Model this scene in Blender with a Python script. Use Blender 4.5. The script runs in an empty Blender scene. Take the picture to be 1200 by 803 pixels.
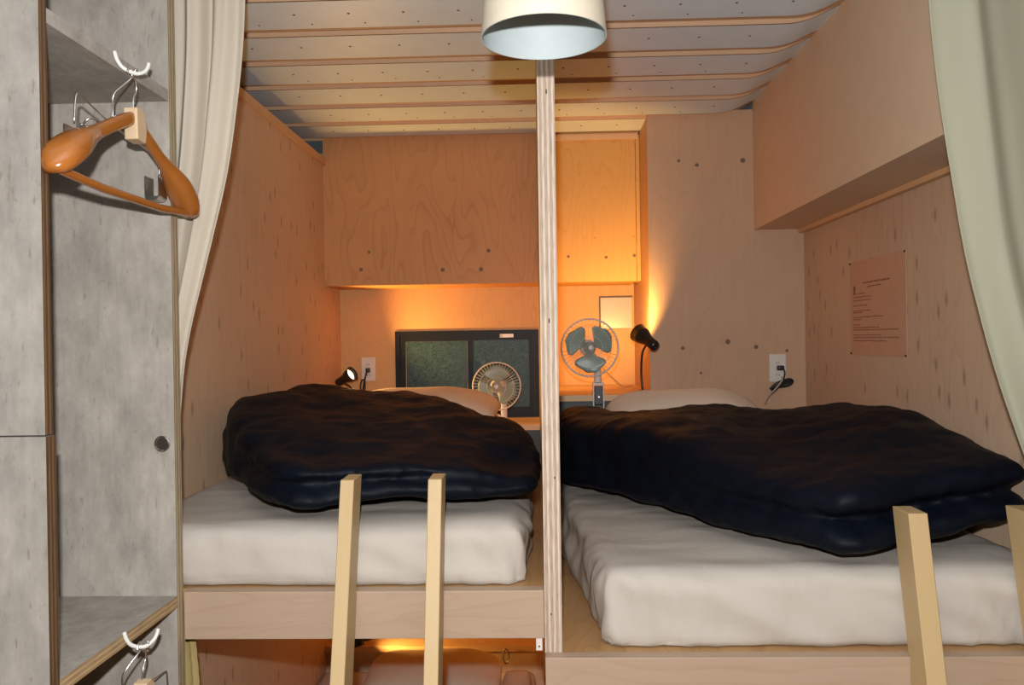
import bpy, bmesh, math, random
from mathutils import Vector, Matrix, noise, Euler
random.seed(7)
PI = math.pi
scene = bpy.context.scene
COL = scene.collection
# ------------------------------------------------------------------ camera, world, flash, exposure
CZ = 1.6                                   # eye height; all heights below are written as CZ + offset
cam_d = bpy.data.cameras.new('camera'); cam = bpy.data.objects.new('camera', cam_d); COL.objects.link(cam)
F = 950.0
cam_d.sensor_width = 36.0; cam_d.lens = 36.0 * F / 1200.0; cam_d.clip_start = 0.02
cam.location = (0, 0, CZ)
yaw = math.atan(30 / F); pitch = -math.atan(3.5 / F); roll = 0.0148
cam.rotation_mode = 'QUATERNION'
R = Matrix.Rotation(yaw, 4, 'Z') @ Matrix.Rotation(PI / 2 + pitch, 4, 'X') @ Matrix.Rotation(-roll, 4, 'Z')
cam.rotation_quaternion = R.to_quaternion()
scene.camera = cam

world = bpy.data.worlds.new('world'); scene.world = world; world.use_nodes = True
wb = world.node_tree.nodes['Background']; wb.inputs[0].default_value = (1.0, 0.62, 0.30, 1); wb.inputs[1].default_value = 0.12

def light(name, kind, loc, energy, color, size=0.02, rot=None):
    d = bpy.data.lights.new(name, kind); d.energy = energy; d.color = color
    if kind == 'AREA': d.size = size
    else: d.shadow_soft_size = size
    o = bpy.data.objects.new(name, d); o.location = loc
    if rot: o.rotation_euler = rot
    COL.objects.link(o); return o
FLASH = 122
light('camera_flash', 'POINT', (-0.018, -0.01, CZ + 0.115), FLASH, (0.97, 0.98, 1.0), 0.014)

scene.view_settings.view_transform = 'Standard'; scene.view_settings.look = 'None'
scene.view_settings.exposure = 0.0; scene.view_settings.gamma = 1.0; scene.view_settings.use_curve_mapping = False

# ------------------------------------------------------------------ materials
def newmat(name):
    m = bpy.data.materials.new(name); m.use_nodes = True
    nt = m.node_tree; return m, nt, nt.nodes['Principled BSDF']
def N(nt, t, **kw):
    n = nt.nodes.new(t)
    for k, v in kw.items():
        if k in n.inputs.keys() if hasattr(n.inputs, 'keys') else False: n.inputs[k].default_value = v
        else: setattr(n, k, v)
    return n
def lin(c): return tuple(((x / 255) / 12.92 if x / 255 <= .04045 else ((x / 255 + .055) / 1.055) ** 2.4) for x in c) + (1,)
def plain(name, col, rough=.5, metal=0, spec=.5, bump=0, bscale=40, coat=0, emit=0, ecol=None, sheen=0):
    m, nt, b = newmat(name)
    b.inputs['Base Color'].default_value = tuple(col[:3]) + (1,)
    b.inputs['Roughness'].default_value = rough; b.inputs['Metallic'].default_value = metal
    b.inputs['Specular IOR Level'].default_value = spec; b.inputs['Coat Weight'].default_value = coat
    if sheen: b.inputs['Sheen Weight'].default_value = sheen
    if emit:
        b.inputs['Emission Color'].default_value = tuple((ecol or col)[:3]) + (1,); b.inputs['Emission Strength'].default_value = emit
    tc = N(nt, 'ShaderNodeTexCoord'); n = N(nt, 'ShaderNodeTexNoise'); n.inputs['Scale'].default_value = bscale; n.inputs['Detail'].default_value = 4
    nt.links.new(tc.outputs['Object'], n.inputs['Vector'])
    mx = N(nt, 'ShaderNodeMixRGB', blend_type='MULTIPLY'); mx.inputs[0].default_value = .12
    mx.inputs[1].default_value = tuple(col[:3]) + (1,); nt.links.new(n.outputs['Fac'], mx.inputs[2]); nt.links.new(mx.outputs[0], b.inputs['Base Color'])
    if bump:
        bp = N(nt, 'ShaderNodeBump'); bp.inputs['Strength'].default_value = bump; bp.inputs['Distance'].default_value = .004
        nt.links.new(n.outputs['Fac'], bp.inputs['Height']); nt.links.new(bp.outputs['Normal'], b.inputs['Normal'])
    return m
def plywood(name, light_c, dark_c, axis='z', rings=.35, knots=0, fine=.5, rough=.55, seed=0, spec=.35, nx=0):
    """rotary-cut veneer: fine streaks along the grain, wandering cathedral lines and small knots"""
    m, nt, b = newmat(name); L = nt.links.new
    tc = N(nt, 'ShaderNodeTexCoord')
    def mp(sc, off=(0, 0, 0)):
        n = N(nt, 'ShaderNodeMapping'); n.inputs['Scale'].default_value = sc; n.inputs['Location'].default_value = off
        L(tc.outputs['Object'], n.inputs['Vector']); return n
    g = {'z': (1, 1, .045), 'x': (.045, 1, 1), 'y': (1, .045, 1)}[axis]
    g2 = {'z': (1, 1, .22), 'x': (.22, 1, 1), 'y': (1, .22, 1)}[axis]
    m1 = mp(tuple(v * 110 for v in g), (seed,) * 3); n1 = N(nt, 'ShaderNodeTexNoise'); n1.inputs['Scale'].default_value = 1; n1.inputs['Detail'].default_value = 5; L(m1.outputs[0], n1.inputs['Vector'])
    m2 = mp(tuple(v * 5.5 for v in g2), (seed * 1.7,) * 3); n2 = N(nt, 'ShaderNodeTexNoise'); n2.inputs['Scale'].default_value = 1; n2.inputs['Detail'].default_value = 2.5; n2.inputs['Roughness'].default_value = .45; n2.inputs['Distortion'].default_value = .35; L(m2.outputs[0], n2.inputs['Vector'])
    ml = N(nt, 'ShaderNodeMath', operation='MULTIPLY'); ml.inputs[1].default_value = 15; L(n2.outputs['Fac'], ml.inputs[0])
    fr = N(nt, 'ShaderNodeMath', operation='FRACT'); L(ml.outputs[0], fr.inputs[0])
    r1 = N(nt, 'ShaderNodeValToRGB'); L(fr.outputs[0], r1.inputs[0])
    e = r1.color_ramp.elements; e[0].position = 0; e[0].color = (0, 0, 0, 1); e[1].position = 1; e[1].color = (0, 0, 0, 1)
    q = e.new(.72); q.color = (.25, .25, .25, 1); q = e.new(.93); q.color = (1, 1, 1, 1)
    m3 = mp((2.2, 2.2, 2.2), (seed + 3,) * 3); n3 = N(nt, 'ShaderNodeTexNoise'); n3.inputs['Scale'].default_value = 1; n3.inputs['Detail'].default_value = 3; L(m3.outputs[0], n3.inputs['Vector'])
    # tone = fine*n1 + rings*r1*n3
    a = N(nt, 'ShaderNodeMath', operation='MULTIPLY'); L(n1.outputs['Fac'], a.inputs[0]); a.inputs[1].default_value = fine
    c = N(nt, 'ShaderNodeMath', operation='MULTIPLY'); L(r1.outputs[0], c.inputs[0]); L(n3.outputs['Fac'], c.inputs[1])
    d = N(nt, 'ShaderNodeMath', operation='MULTIPLY_ADD'); L(c.outputs[0], d.inputs[0]); d.inputs[1].default_value = rings * 2; L(a.outputs[0], d.inputs[2])
    d2 = N(nt, 'ShaderNodeMath', operation='MULTIPLY_ADD'); L(n3.outputs['Fac'], d2.inputs[0]); d2.inputs[1].default_value = .5; L(d.outputs[0], d2.inputs[2])
    d3 = N(nt, 'ShaderNodeMath', operation='SUBTRACT'); L(d2.outputs[0], d3.inputs[0]); d3.inputs[1].default_value = .25; d3.use_clamp = True
    mx = N(nt, 'ShaderNodeMixRGB'); L(d3.outputs[0], mx.inputs[0]); mx.inputs[1].default_value = tuple(light_c[:3]) + (1,); mx.inputs[2].default_value = tuple(dark_c[:3]) + (1,)
    out = mx.outputs[0]
    if knots:
        gk = {'z': (11, 11, 4.5), 'x': (4.5, 11, 11), 'y': (11, 4.5, 11)}[axis]
        if nx: gk = (1, 17, 6)
        m4 = mp(gk, (seed + 1.3,) * 3); v = N(nt, 'ShaderNodeTexVoronoi'); v.inputs['Scale'].default_value = 1; 
        if nx:
            v.voronoi_dimensions = '2D'; sx = N(nt, 'ShaderNodeSeparateXYZ'); cx = N(nt, 'ShaderNodeCombineXYZ'); L(m4.outputs[0], sx.inputs[0]); L(sx.outputs[1], cx.inputs[0]); L(sx.outputs[2], cx.inputs[1]); L(cx.outputs[0], v.inputs['Vector'])
        else: L(m4.outputs[0], v.inputs['Vector'])
        r2 = N(nt, 'ShaderNodeValToRGB'); L(v.outputs['Distance'], r2.inputs[0]); r2.color_ramp.elements[0].position = .04; r2.color_ramp.elements[0].color = (1, 1, 1, 1); r2.color_ramp.elements[1].position = .17; r2.color_ramp.elements[1].color = (0, 0, 0, 1)
        sp = N(nt, 'ShaderNodeSeparateColor'); L(v.outputs['Color'], sp.inputs[0])
        gt = N(nt, 'ShaderNodeMath', operation='GREATER_THAN'); L(sp.outputs[0], gt.inputs[0]); gt.inputs[1].default_value = 1 - knots
        k1 = N(nt, 'ShaderNodeMath', operation='MULTIPLY'); L(r2.outputs[0], k1.inputs[0]); L(gt.outputs[0], k1.inputs[1])
        k2 = N(nt, 'ShaderNodeMath', operation='MULTIPLY'); L(k1.outputs[0], k2.inputs[0]); k2.inputs[1].default_value = .6
        mk = N(nt, 'ShaderNodeMixRGB'); L(k2.outputs[0], mk.inputs[0]); L(out, mk.inputs[1]); mk.inputs[2].default_value = tuple(v_ * .45 for v_ in dark_c[:3]) + (1,)
        out = mk.outputs[0]
    L(out, b.inputs['Base Color']); b.inputs['Roughness'].default_value = rough; b.inputs['Specular IOR Level'].default_value = spec
    bp = N(nt, 'ShaderNodeBump'); bp.inputs['Strength'].default_value = .12; bp.inputs['Distance'].default_value = .002; L(n1.outputs['Fac'], bp.inputs['Height']); L(bp.outputs[0], b.inputs['Normal'])
    return m
def ply_edge(name, axis, thick, layers, c1, c2, grain='z'):
    m, nt, b = newmat(name); L = nt.links.new
    tc = N(nt, 'ShaderNodeTexCoord'); s = N(nt, 'ShaderNodeSeparateXYZ'); L(tc.outputs['Object'], s.inputs[0])
    k = N(nt, 'ShaderNodeMath', operation='MULTIPLY'); L(s.outputs[axis], k.inputs[0]); k.inputs[1].default_value = layers / thick / 2
    f = N(nt, 'ShaderNodeMath', operation='FRACT'); L(k.outputs[0], f.inputs[0])
    r = N(nt, 'ShaderNodeValToRGB'); L(f.outputs[0], r.inputs[0]); e = r.color_ramp.elements
    e[0].position = .42; e[0].color = tuple(c1) + (1,); e[1].position = .52; e[1].color = tuple(c2) + (1,)
    q = e.new(.0); q.color = tuple(v * .7 for v in c2) + (1,); q = e.new(.07); q.color = tuple(c1) + (1,); q = e.new(.97); q.color = tuple(c2) + (1,)
    mp = N(nt, 'ShaderNodeMapping'); mp.inputs['Scale'].default_value = {'z': (300, 300, 25), 'y': (300, 25, 300), 'x': (25, 300, 300)}[grain]; L(tc.outputs['Object'], mp.inputs[0])
    n = N(nt, 'ShaderNodeTexNoise'); n.inputs['Scale'].default_value = 1; n.inputs['Detail'].default_value = 3; L(mp.outputs[0], n.inputs['Vector'])
    mx = N(nt, 'ShaderNodeMixRGB', blend_type='MULTIPLY'); mx.inputs[0].default_value = .55; L(r.outputs[0], mx.inputs[1])
    rr = N(nt, 'ShaderNodeValToRGB'); L(n.outputs['Fac'], rr.inputs[0]); rr.color_ramp.elements[0].position = .3; rr.color_ramp.elements[0].color = (.45, .4, .36, 1); rr.color_ramp.elements[1].position = .55
    L(rr.outputs[0], mx.inputs[2]); L(mx.outputs[0], b.inputs['Base Color']); b.inputs['Roughness'].default_value = .7
    return m
def stained(name, base, dark, axis='z', seed=0):
    """whitewashed board: pale grey wash, faint grain, small dark flecks"""
    m, nt, b = newmat(name); L = nt.links.new
    tc = N(nt, 'ShaderNodeTexCoord')
    def nz(sc, det, off=0, rgh=.5):
        mp = N(nt, 'ShaderNodeMapping'); mp.inputs['Scale'].default_value = sc; mp.inputs['Location'].default_value = (seed + off,) * 3
        L(tc.outputs['Object'], mp.inputs[0]); n = N(nt, 'ShaderNodeTexNoise'); n.inputs['Scale'].default_value = 1; n.inputs['Detail'].default_value = det; n.inputs['Roughness'].default_value = rgh
        L(mp.outputs[0], n.inputs['Vector']); return n
    g = {'z': (90, 90, 9), 'x': (9, 90, 90), 'y': (90, 9, 90)}[axis]
    g2 = {'z': (130, 130, 38), 'x': (38, 130, 130), 'y': (130, 38, 130)}[axis]
    a = nz(g, 4); c = nz((16, 16, 9), 6, 5, .7); d = nz(g2, 2, 9)
    r = N(nt, 'ShaderNodeValToRGB'); L(c.outputs['Fac'], r.inputs[0]); r.color_ramp.elements[0].position = .3; r.color_ramp.elements[0].color = tuple(v * .70 for v in base) + (1,)
    r.color_ramp.elements[1].position = .7; r.color_ramp.elements[1].color = tuple(v * 1.18 for v in base) + (1,)
    ra = N(nt, 'ShaderNodeValToRGB'); L(a.outputs['Fac'], ra.inputs[0]); ra.color_ramp.elements[0].position = .3; ra.color_ramp.elements[0].color = (.90, .89, .87, 1); ra.color_ramp.elements[1].position = .6
    m1 = N(nt, 'ShaderNodeMixRGB', blend_type='MULTIPLY'); m1.inputs[0].default_value = .8; L(r.outputs[0], m1.inputs[1]); L(ra.outputs[0], m1.inputs[2])
    rd = N(nt, 'ShaderNodeValToRGB'); L(d.outputs['Fac'], rd.inputs[0]); rd.color_ramp.elements[0].position = .645; rd.color_ramp.elements[0].color = (0, 0, 0, 1); rd.color_ramp.elements[1].position = .74; rd.color_ramp.elements[1].color = (.6, .6, .6, 1)
    m2 = N(nt, 'ShaderNodeMixRGB'); L(rd.outputs[0], m2.inputs[0]); L(m1.outputs[0], m2.inputs[1]); m2.inputs[2].default_value = tuple(dark) + (1,)
    L(m2.outputs[0], b.inputs['Base Color']); b.inputs['Roughness'].default_value = .62; b.inputs['Specular IOR Level'].default_value = .3
    bp = N(nt, 'ShaderNodeBump'); bp.inputs['Strength'].default_value = .15; bp.inputs['Distance'].default_value = .002; L(a.outputs['Fac'], bp.inputs['Height']); L(bp.outputs[0], b.inputs['Normal'])
    return m
def fabric(name, col, rough=.8, wr=.5, scale=9, stretch=(1, 1, 1), sheen=.0, spec=.3, dist=.012, weave=0, col2=None):
    m, nt, b = newmat(name); L = nt.links.new
    tc = N(nt, 'ShaderNodeTexCoord'); mp = N(nt, 'ShaderNodeMapping'); mp.inputs['Scale'].default_value = stretch; L(tc.outputs['Object'], mp.inputs[0])
    n = N(nt, 'ShaderNodeTexNoise'); n.inputs['Scale'].default_value = scale; n.inputs['Detail'].default_value = 5; n.inputs['Distortion'].default_value = .8; L(mp.outputs[0], n.inputs['Vector'])
    w = N(nt, 'ShaderNodeTexNoise'); w.inputs['Scale'].default_value = 600; L(tc.outputs['Object'], w.inputs['Vector'])
    bp = N(nt, 'ShaderNodeBump'); bp.inputs['Strength'].default_value = wr; bp.inputs['Distance'].default_value = dist; L(n.outputs['Fac'], bp.inputs['Height'])
    b2 = N(nt, 'ShaderNodeBump'); b2.inputs['Strength'].default_value = .1; b2.inputs['Distance'].default_value = .001; L(w.outputs['Fac'], b2.inputs['Height']); L(bp.outputs[0], b2.inputs['Normal'])
    L(b2.outputs[0], b.inputs['Normal'])
    mx = N(nt, 'ShaderNodeMixRGB'); L(n.outputs['Fac'], mx.inputs[0]); mx.inputs[1].default_value = tuple(col) + (1,); mx.inputs[2].default_value = tuple(col2 or [v * .88 for v in col]) + (1,); L(mx.outputs[0], b.inputs['Base Color'])
    b.inputs['Roughness'].default_value = rough; b.inputs['Specular IOR Level'].default_value = spec; b.inputs['Sheen Weight'].default_value = sheen
    return m

M = {}
M['ply_wall'] = plywood('plywood wall', (.62, .455, .31), (.42, .27, .17), 'z', rings=.22, knots=.42, fine=.5, seed=1, nx=1)
M['ply_wall_l'] = plywood('plywood wall left', (.67, .465, .30), (.45, .28, .16), 'z', rings=.18, knots=.38, fine=.42, seed=5, nx=1)
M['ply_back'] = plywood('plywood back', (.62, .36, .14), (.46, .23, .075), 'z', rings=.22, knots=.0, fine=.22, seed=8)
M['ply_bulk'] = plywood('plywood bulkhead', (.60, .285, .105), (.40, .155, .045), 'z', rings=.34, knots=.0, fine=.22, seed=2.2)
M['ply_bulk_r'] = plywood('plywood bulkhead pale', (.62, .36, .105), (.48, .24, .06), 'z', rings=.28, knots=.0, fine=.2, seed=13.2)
M['ply_pil'] = plywood('plywood pilaster', (.56, .355, .215), (.42, .24, .135), 'z', rings=.14, knots=.0, fine=.34, seed=4)
M['ply_rail'] = plywood('plywood rail', (.43, .305, .21), (.34, .225, .145), 'x', rings=.3, fine=.35, seed=6)
M['ply_deck'] = plywood('plywood deck', (.46, .265, .115), (.32, .16, .06), 'y', rings=.4, fine=.25, seed=7, rough=.4)
M['soffit'] = plain('painted soffit board', (.70, .51, .34), .6, bump=.05, bscale=18)
M['trim'] = plywood('pine trim', (.68, .42, .22), (.55, .30, .13), 'y', rings=.1, fine=.3, seed=3)
M['trimx'] = plywood('pine trim crosswise', (.68, .46, .26), (.55, .33, .16), 'x', rings=.1, fine=.3, seed=3)
M['pine'] = plywood('planed pine', (.52, .365, .18), (.44, .28, .125), 'z', rings=.12, fine=.22, seed=9, rough=.45)
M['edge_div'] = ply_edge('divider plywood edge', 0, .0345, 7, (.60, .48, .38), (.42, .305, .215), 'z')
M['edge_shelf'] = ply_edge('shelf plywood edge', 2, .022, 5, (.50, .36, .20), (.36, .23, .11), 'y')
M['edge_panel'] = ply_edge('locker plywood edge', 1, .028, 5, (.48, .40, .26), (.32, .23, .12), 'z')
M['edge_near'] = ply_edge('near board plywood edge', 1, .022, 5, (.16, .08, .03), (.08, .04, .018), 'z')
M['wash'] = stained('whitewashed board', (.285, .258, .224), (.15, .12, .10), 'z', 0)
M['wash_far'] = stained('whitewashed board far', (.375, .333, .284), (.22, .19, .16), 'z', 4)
M['wash_shelf'] = stained('whitewashed shelf', (.365, .33, .285), (.2, .17, .14), 'y', 8)
M['roof'] = plain('grey painted roof steel', (.70, .85, .94), .45, bump=.08, bscale=14)
M['seam'] = plain('tan sealed groove', (.60, .38, .22), .6)  # tan colour given to the recessed faces between the flat roof bands
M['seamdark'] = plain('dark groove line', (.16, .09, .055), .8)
M['sheet'] = fabric('cotton sheet', (.53, .47, .40), .85, .45, 6, (1, 1, .6), dist=.016)
M['pillow'] = fabric('pillow cotton', (.70, .58, .44), .85, .3, 8, dist=.01)
M['duvet'] = fabric('navy satin duvet', (.0028, .0050, .0098), .55, .36, 6, (1.0, 1.7, 1.5), sheen=.0, spec=.12, dist=.018, col2=(.0022, .0036, .0068))
M['curtain_l'] = fabric('cream curtain', (.54, .465, .365), .9, .15, 6, (3, 3, .4), dist=.006)
M['curtain_r'] = fabric('pale green curtain', (.33, .315, .225), .85, .12, 6, (3, 3, .4), dist=.006)
M['curtain_y'] = fabric('yellow lower curtain', (.40, .30, .12), .9, .3, 12, (2, 2, .6), dist=.01)
M['black'] = plain('black metal', (.012, .012, .012), .4)
M['lampblack'] = plain('black lamp enamel', (.014, .011, .010), .3)
M['frame'] = plain('dark window aluminium', (.008, .009, .009), .45, spec=.2)
M['plate'] = plain('white plastic plate', (.72, .66, .58), .35)
M['coverplate'] = plain('buff cover plate', (.52, .42, .33), .3)
M['fanwhite'] = plain('white fan plastic', (.74, .66, .60), .4)
M['blade'] = plain('green grey blade', (.24, .33, .27), .35)
M['chrome'] = plain('chrome', (.75, .73, .70), .3, metal=1)
M['steel'] = plain('dull steel', (.32, .28, .25), .35, metal=1)
M['hookwhite'] = plain('white coated hook', (.72, .70, .64), .35)
M['varnish'] = plywood('varnished hanger', (.36, .120, .022), (.22, .065, .011), 'y', rings=.1, fine=.3, rough=.15, seed=2, spec=.6)
M['palewood'] = plain('pale bare wood', (.60, .43, .26), .6)
M['plug'] = plain('knot plug', (.17, .10, .065), .6)
M['dark'] = plain('dark hole', (.02, .015, .01), .8)
M['shade_out'] = plain('cream lamp shade', (.50, .43, .32), .5)
M['shade_in'] = plain('white shade inside', (.40, .45, .445), .6)
M['bulb'] = plain('lit bulb', (1, .8, .5), .4, emit=14, ecol=(1, .72, .38))
M['coldbulb'] = plain('unlit bulb', (.8, .8, .78), .3)
M['paper'] = plain('buff paper notice', (.60, .34, .21), .7)
M['ink'] = plain('brown ink', (.22, .09, .05), .7)
M['cabinet'] = plain('dark grey box', (.035, .038, .034), .5)
M['floor'] = plywood('floor boards', (.35, .22, .12), (.22, .12, .06), 'y', rings=.3, fine=.3, seed=11)
M['wallroom'] = plain('outer wall paint', (.45, .38, .30), .8)
M['cord_grey'] = plain('grey cord', (.42, .36, .30), .5)
m, nt, b = newmat('patterned glass'); M['glass'] = m
b.inputs['Roughness'].default_value = .42; b.inputs['Specular IOR Level'].default_value = .22
tc = N(nt, 'ShaderNodeTexCoord'); v = N(nt, 'ShaderNodeTexNoise'); v.inputs['Scale'].default_value = 75; v.inputs['Detail'].default_value = 3; v.inputs['Distortion'].default_value = 1.5
nt.links.new(tc.outputs['Object'], v.inputs['Vector'])
r = N(nt, 'ShaderNodeValToRGB'); nt.links.new(v.outputs['Fac'], r.inputs[0]); r.color_ramp.elements[0].position = .35; r.color_ramp.elements[0].color = (.016, .040, .046, 1); r.color_ramp.elements[1].position = .68; r.color_ramp.elements[1].color = (.046, .098, .112, 1)
nt.links.new(r.outputs[0], b.inputs['Base Color']); bp = N(nt, 'ShaderNodeBump'); bp.inputs['Strength'].default_value = .25; bp.inputs['Distance'].default_value = .001
nt.links.new(v.outputs['Fac'], bp.inputs['Height']); nt.links.new(bp.outputs[0], b.inputs['Normal'])

# ------------------------------------------------------------------ mesh helpers (all coordinates are world coordinates, z written as offset from eye height)
class MB:
    def __init__(s): s.v = []; s.f = []; s.mi = []
    def add(s, vs, fs, mi=0):
        o = len(s.v); s.v += [Vector(p) for p in vs]; s.f += [tuple(i + o for i in f) for f in fs]; s.mi += [mi] * len(fs); return s
    def box(s, x0, x1, y0, y1, z0, z1, mi=0, faces_mi=None, bev=0):
        if bev:
            bm = bmesh.new(); bmesh.ops.create_cube(bm, size=1)
            for w in bm.verts: w.co = Vector(((x0 + x1) / 2 + w.co.x * (x1 - x0), (y0 + y1) / 2 + w.co.y * (y1 - y0), (z0 + z1) / 2 + w.co.z * (z1 - z0)))
            bmesh.ops.bevel(bm, geom=bm.edges[:], offset=bev, segments=2, affect='EDGES', profile=.5)
            bm.verts.index_update(); s.add([w.co for w in bm.verts], [[q.index for q in f.verts] for f in bm.faces], mi); bm.free(); return s
        vs = [(x0, y0, z0), (x1, y0, z0), (x1, y1, z0), (x0, y1, z0), (x0, y0, z1), (x1, y0, z1), (x1, y1, z1), (x0, y1, z1)]
        fs = [(0, 3, 2, 1), (4, 5, 6, 7), (0, 1, 5, 4), (1, 2, 6, 5), (2, 3, 7, 6), (3, 0, 4, 7)]   # bottom top front right back left
        o = len(s.v); s.v += [Vector(p) for p in vs]; s.f += [tuple(i + o for i in f) for f in fs]
        s.mi += list(faces_mi) if faces_mi else [mi] * 6
        return s
    def prism(s, pts, a0, a1, axis='x', mi=0):
        """pts: polygon in the two other axes"""
        n = len(pts)
        def P(p, a): return {'x': (a, p[0], p[1]), 'y': (p[0], a, p[1]), 'z': (p[0], p[1], a)}[axis]
        vs = [P(p, a0) for p in pts] + [P(p, a1) for p in pts]
        fs = [tuple(range(n)), tuple(range(2 * n - 1, n - 1, -1))] + [(i, (i + 1) % n, n + (i + 1) % n, n + i) for i in range(n)]
        return s.add(vs, fs, mi)
    def tube(s, pts, r, seg=8, closed=False, mi=0):
        pts = [Vector(p) for p in pts]; n = len(pts); rs = r if isinstance(r, (list, tuple)) else [r] * n
        vs = []; nrm = None
        for i, p in enumerate(pts):
            a = pts[(i - 1) % n] if (i or closed) else p; c = pts[(i + 1) % n] if (i < n - 1 or closed) else p
            t = (c - a).normalized()
            if nrm is None: nrm = t.orthogonal().normalized()
            else:
                nrm = (nrm - t * nrm.dot(t)); nrm = nrm.normalized() if nrm.length > 1e-6 else t.orthogonal().normalized()
            bt = t.cross(nrm)
            for k in range(seg):
                an = 2 * PI * k / seg; vs.append(p + (nrm * math.cos(an) + bt * math.sin(an)) * rs[i])
        fs = []
        for i in range(n if closed else n - 1):
            j = (i + 1) % n
            for k in range(seg): fs.append((i * seg + k, i * seg + (k + 1) % seg, j * seg + (k + 1) % seg, j * seg + k))
        if not closed: fs += [tuple(range(seg - 1, -1, -1)), tuple(range((n - 1) * seg, n * seg))]
        return s.add(vs, fs, mi)
    def lathe(s, prof, c, axis=(0, 0, 1), seg=32, mi=0, cap=True):
        """prof: (radius, height along the axis)"""
        ax = Vector(axis).normalized(); u = ax.orthogonal().normalized(); w = ax.cross(u); c = Vector(c); vs = []
        for r_, h in prof:
            for k in range(seg):
                an = 2 * PI * k / seg; vs.append(c + ax * h + (u * math.cos(an) + w * math.sin(an)) * r_)
        fs = [(i * seg + k, i * seg + (k + 1) % seg, (i + 1) * seg + (k + 1) % seg, (i + 1) * seg + k) for i in range(len(prof) - 1) for k in range(seg)]
        if cap: fs += [tuple(range(seg - 1, -1, -1)), tuple(range((len(prof) - 1) * seg, len(prof) * seg))]
        return s.add(vs, fs, mi)
    def grid(s, fn, nu, nv, cu=False, mi=0):
        vs = [fn(i / (nu if cu else nu - 1), j / (nv - 1)) for j in range(nv) for i in range(nu)]
        fs = [(j * nu + i, j * nu + (i + 1) % nu, (j + 1) * nu + (i + 1) % nu, (j + 1) * nu + i) for j in range(nv - 1) for i in range(nu if cu else nu - 1)]
        return s.add(vs, fs, mi)
def origin(o):
    v = Vector((0, 0, 0))
    while o: v += o.location; o = o.parent
    return v
def build(mb, name, mats, parent=None, smooth=False, sharp=None, ztop=True):
    me = bpy.data.meshes.new(name)
    vs = [Vector((p.x, p.y, p.z + CZ)) for p in mb.v]
    o = bpy.data.objects.new(name, me); COL.objects.link(o)
    if parent: o.parent = parent; base = origin(parent)
    else:
        xs = [p.x for p in vs]; ys = [p.y for p in vs]; zs = [p.z for p in vs]
        base = Vector(((min(xs) + max(xs)) / 2, (min(ys) + max(ys)) / 2, min(zs))); o.location = base
    me.from_pydata([p - base for p in vs], [], mb.f)
    for m_ in (mats if isinstance(mats, (list, tuple)) else [mats]): me.materials.append(M[m_])
    me.polygons.foreach_set('material_index', mb.mi)
    bm = bmesh.new(); bm.from_mesh(me); bmesh.ops.recalc_face_normals(bm, faces=bm.faces[:]); bm.to_mesh(me); bm.free()
    if smooth:
        me.polygons.foreach_set('use_smooth', [True] * len(me.polygons))
        if sharp: me.set_sharp_from_angle(angle=math.radians(sharp))
    return o
def thing(name, label, cat, loc, group=None):
    o = bpy.data.objects.new(name, None); o.empty_display_size = .05; COL.objects.link(o); o.location = (loc[0], loc[1], loc[2] + CZ)
    return tag(o, label, cat, group)
def tag(o, label, cat, group=None):
    o['label'] = label; o['category'] = cat
    if group: o['group'] = group
    return o
def struct(mb, name, mats, parent=None, **k):
    o = build(mb, name, mats, parent, **k)
    if not parent: o['kind'] = 'structure'
    return o
def dup(root, delta, label, group=None):
    r_ = root.copy(); COL.objects.link(r_); r_.location = root.location + Vector(delta); r_['label'] = label
    if group: r_['group'] = group
    for ch in list(root.children):
        c = ch.copy(); COL.objects.link(c); c.parent = r_
        for g in list(ch.children):
            d = g.copy(); COL.objects.link(d); d.parent = c
    return r_
def sm(t): t = max(0, min(1, t)); return t * t * (3 - 2 * t)
def bez(pts, n=24):
    """Catmull-Rom through points"""
    P = [Vector(p) for p in pts]; P = [P[0] * 2 - P[1]] + P + [P[-1] * 2 - P[-2]]; out = []
    seg = len(P) - 3
    for i in range(n + 1):
        t = i / n * seg; k = min(int(t), seg - 1); t -= k; a, b_, c, d = P[k:k + 4]
        out.append(.5 * ((2 * b_) + (c - a) * t + (2 * a - 5 * b_ + 4 * c - d) * t * t + (3 * b_ - a - 3 * c + d) * t ** 3))
    return out
FLOOR = -CZ
XL, XR = -.900, 1.038           # inner faces of the side walls
XD0, XD1 = .006, .0405          # middle divider
YB, YBK, YP = 3.68, 3.42, 3.18  # back wall, upper bulkhead, right pilaster face
CEIL = .86

# ------------------------------------------------------------------ setting
struct(MB().box(-2.2, 2.2, -1.6, 3.9, FLOOR - .05, FLOOR), 'floor', 'floor')
struct(MB().box(XL - .025, XL, 1.60, YB, FLOOR, .760), 'wall_left', 'ply_wall_l')
struct(MB().box(-1.20, -1.16, 1.60, 3.9, FLOOR, 1.0), 'wall_left_outer', 'wallroom')
wr = struct(MB().box(XR, XR + .03, 1.60, YB, FLOOR, .43), 'wall_right', 'ply_wall')
struct(MB().box(-1.16, XR, YB, YB + .04, FLOOR, CEIL + .05), 'wall_back', 'ply_back')
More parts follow.
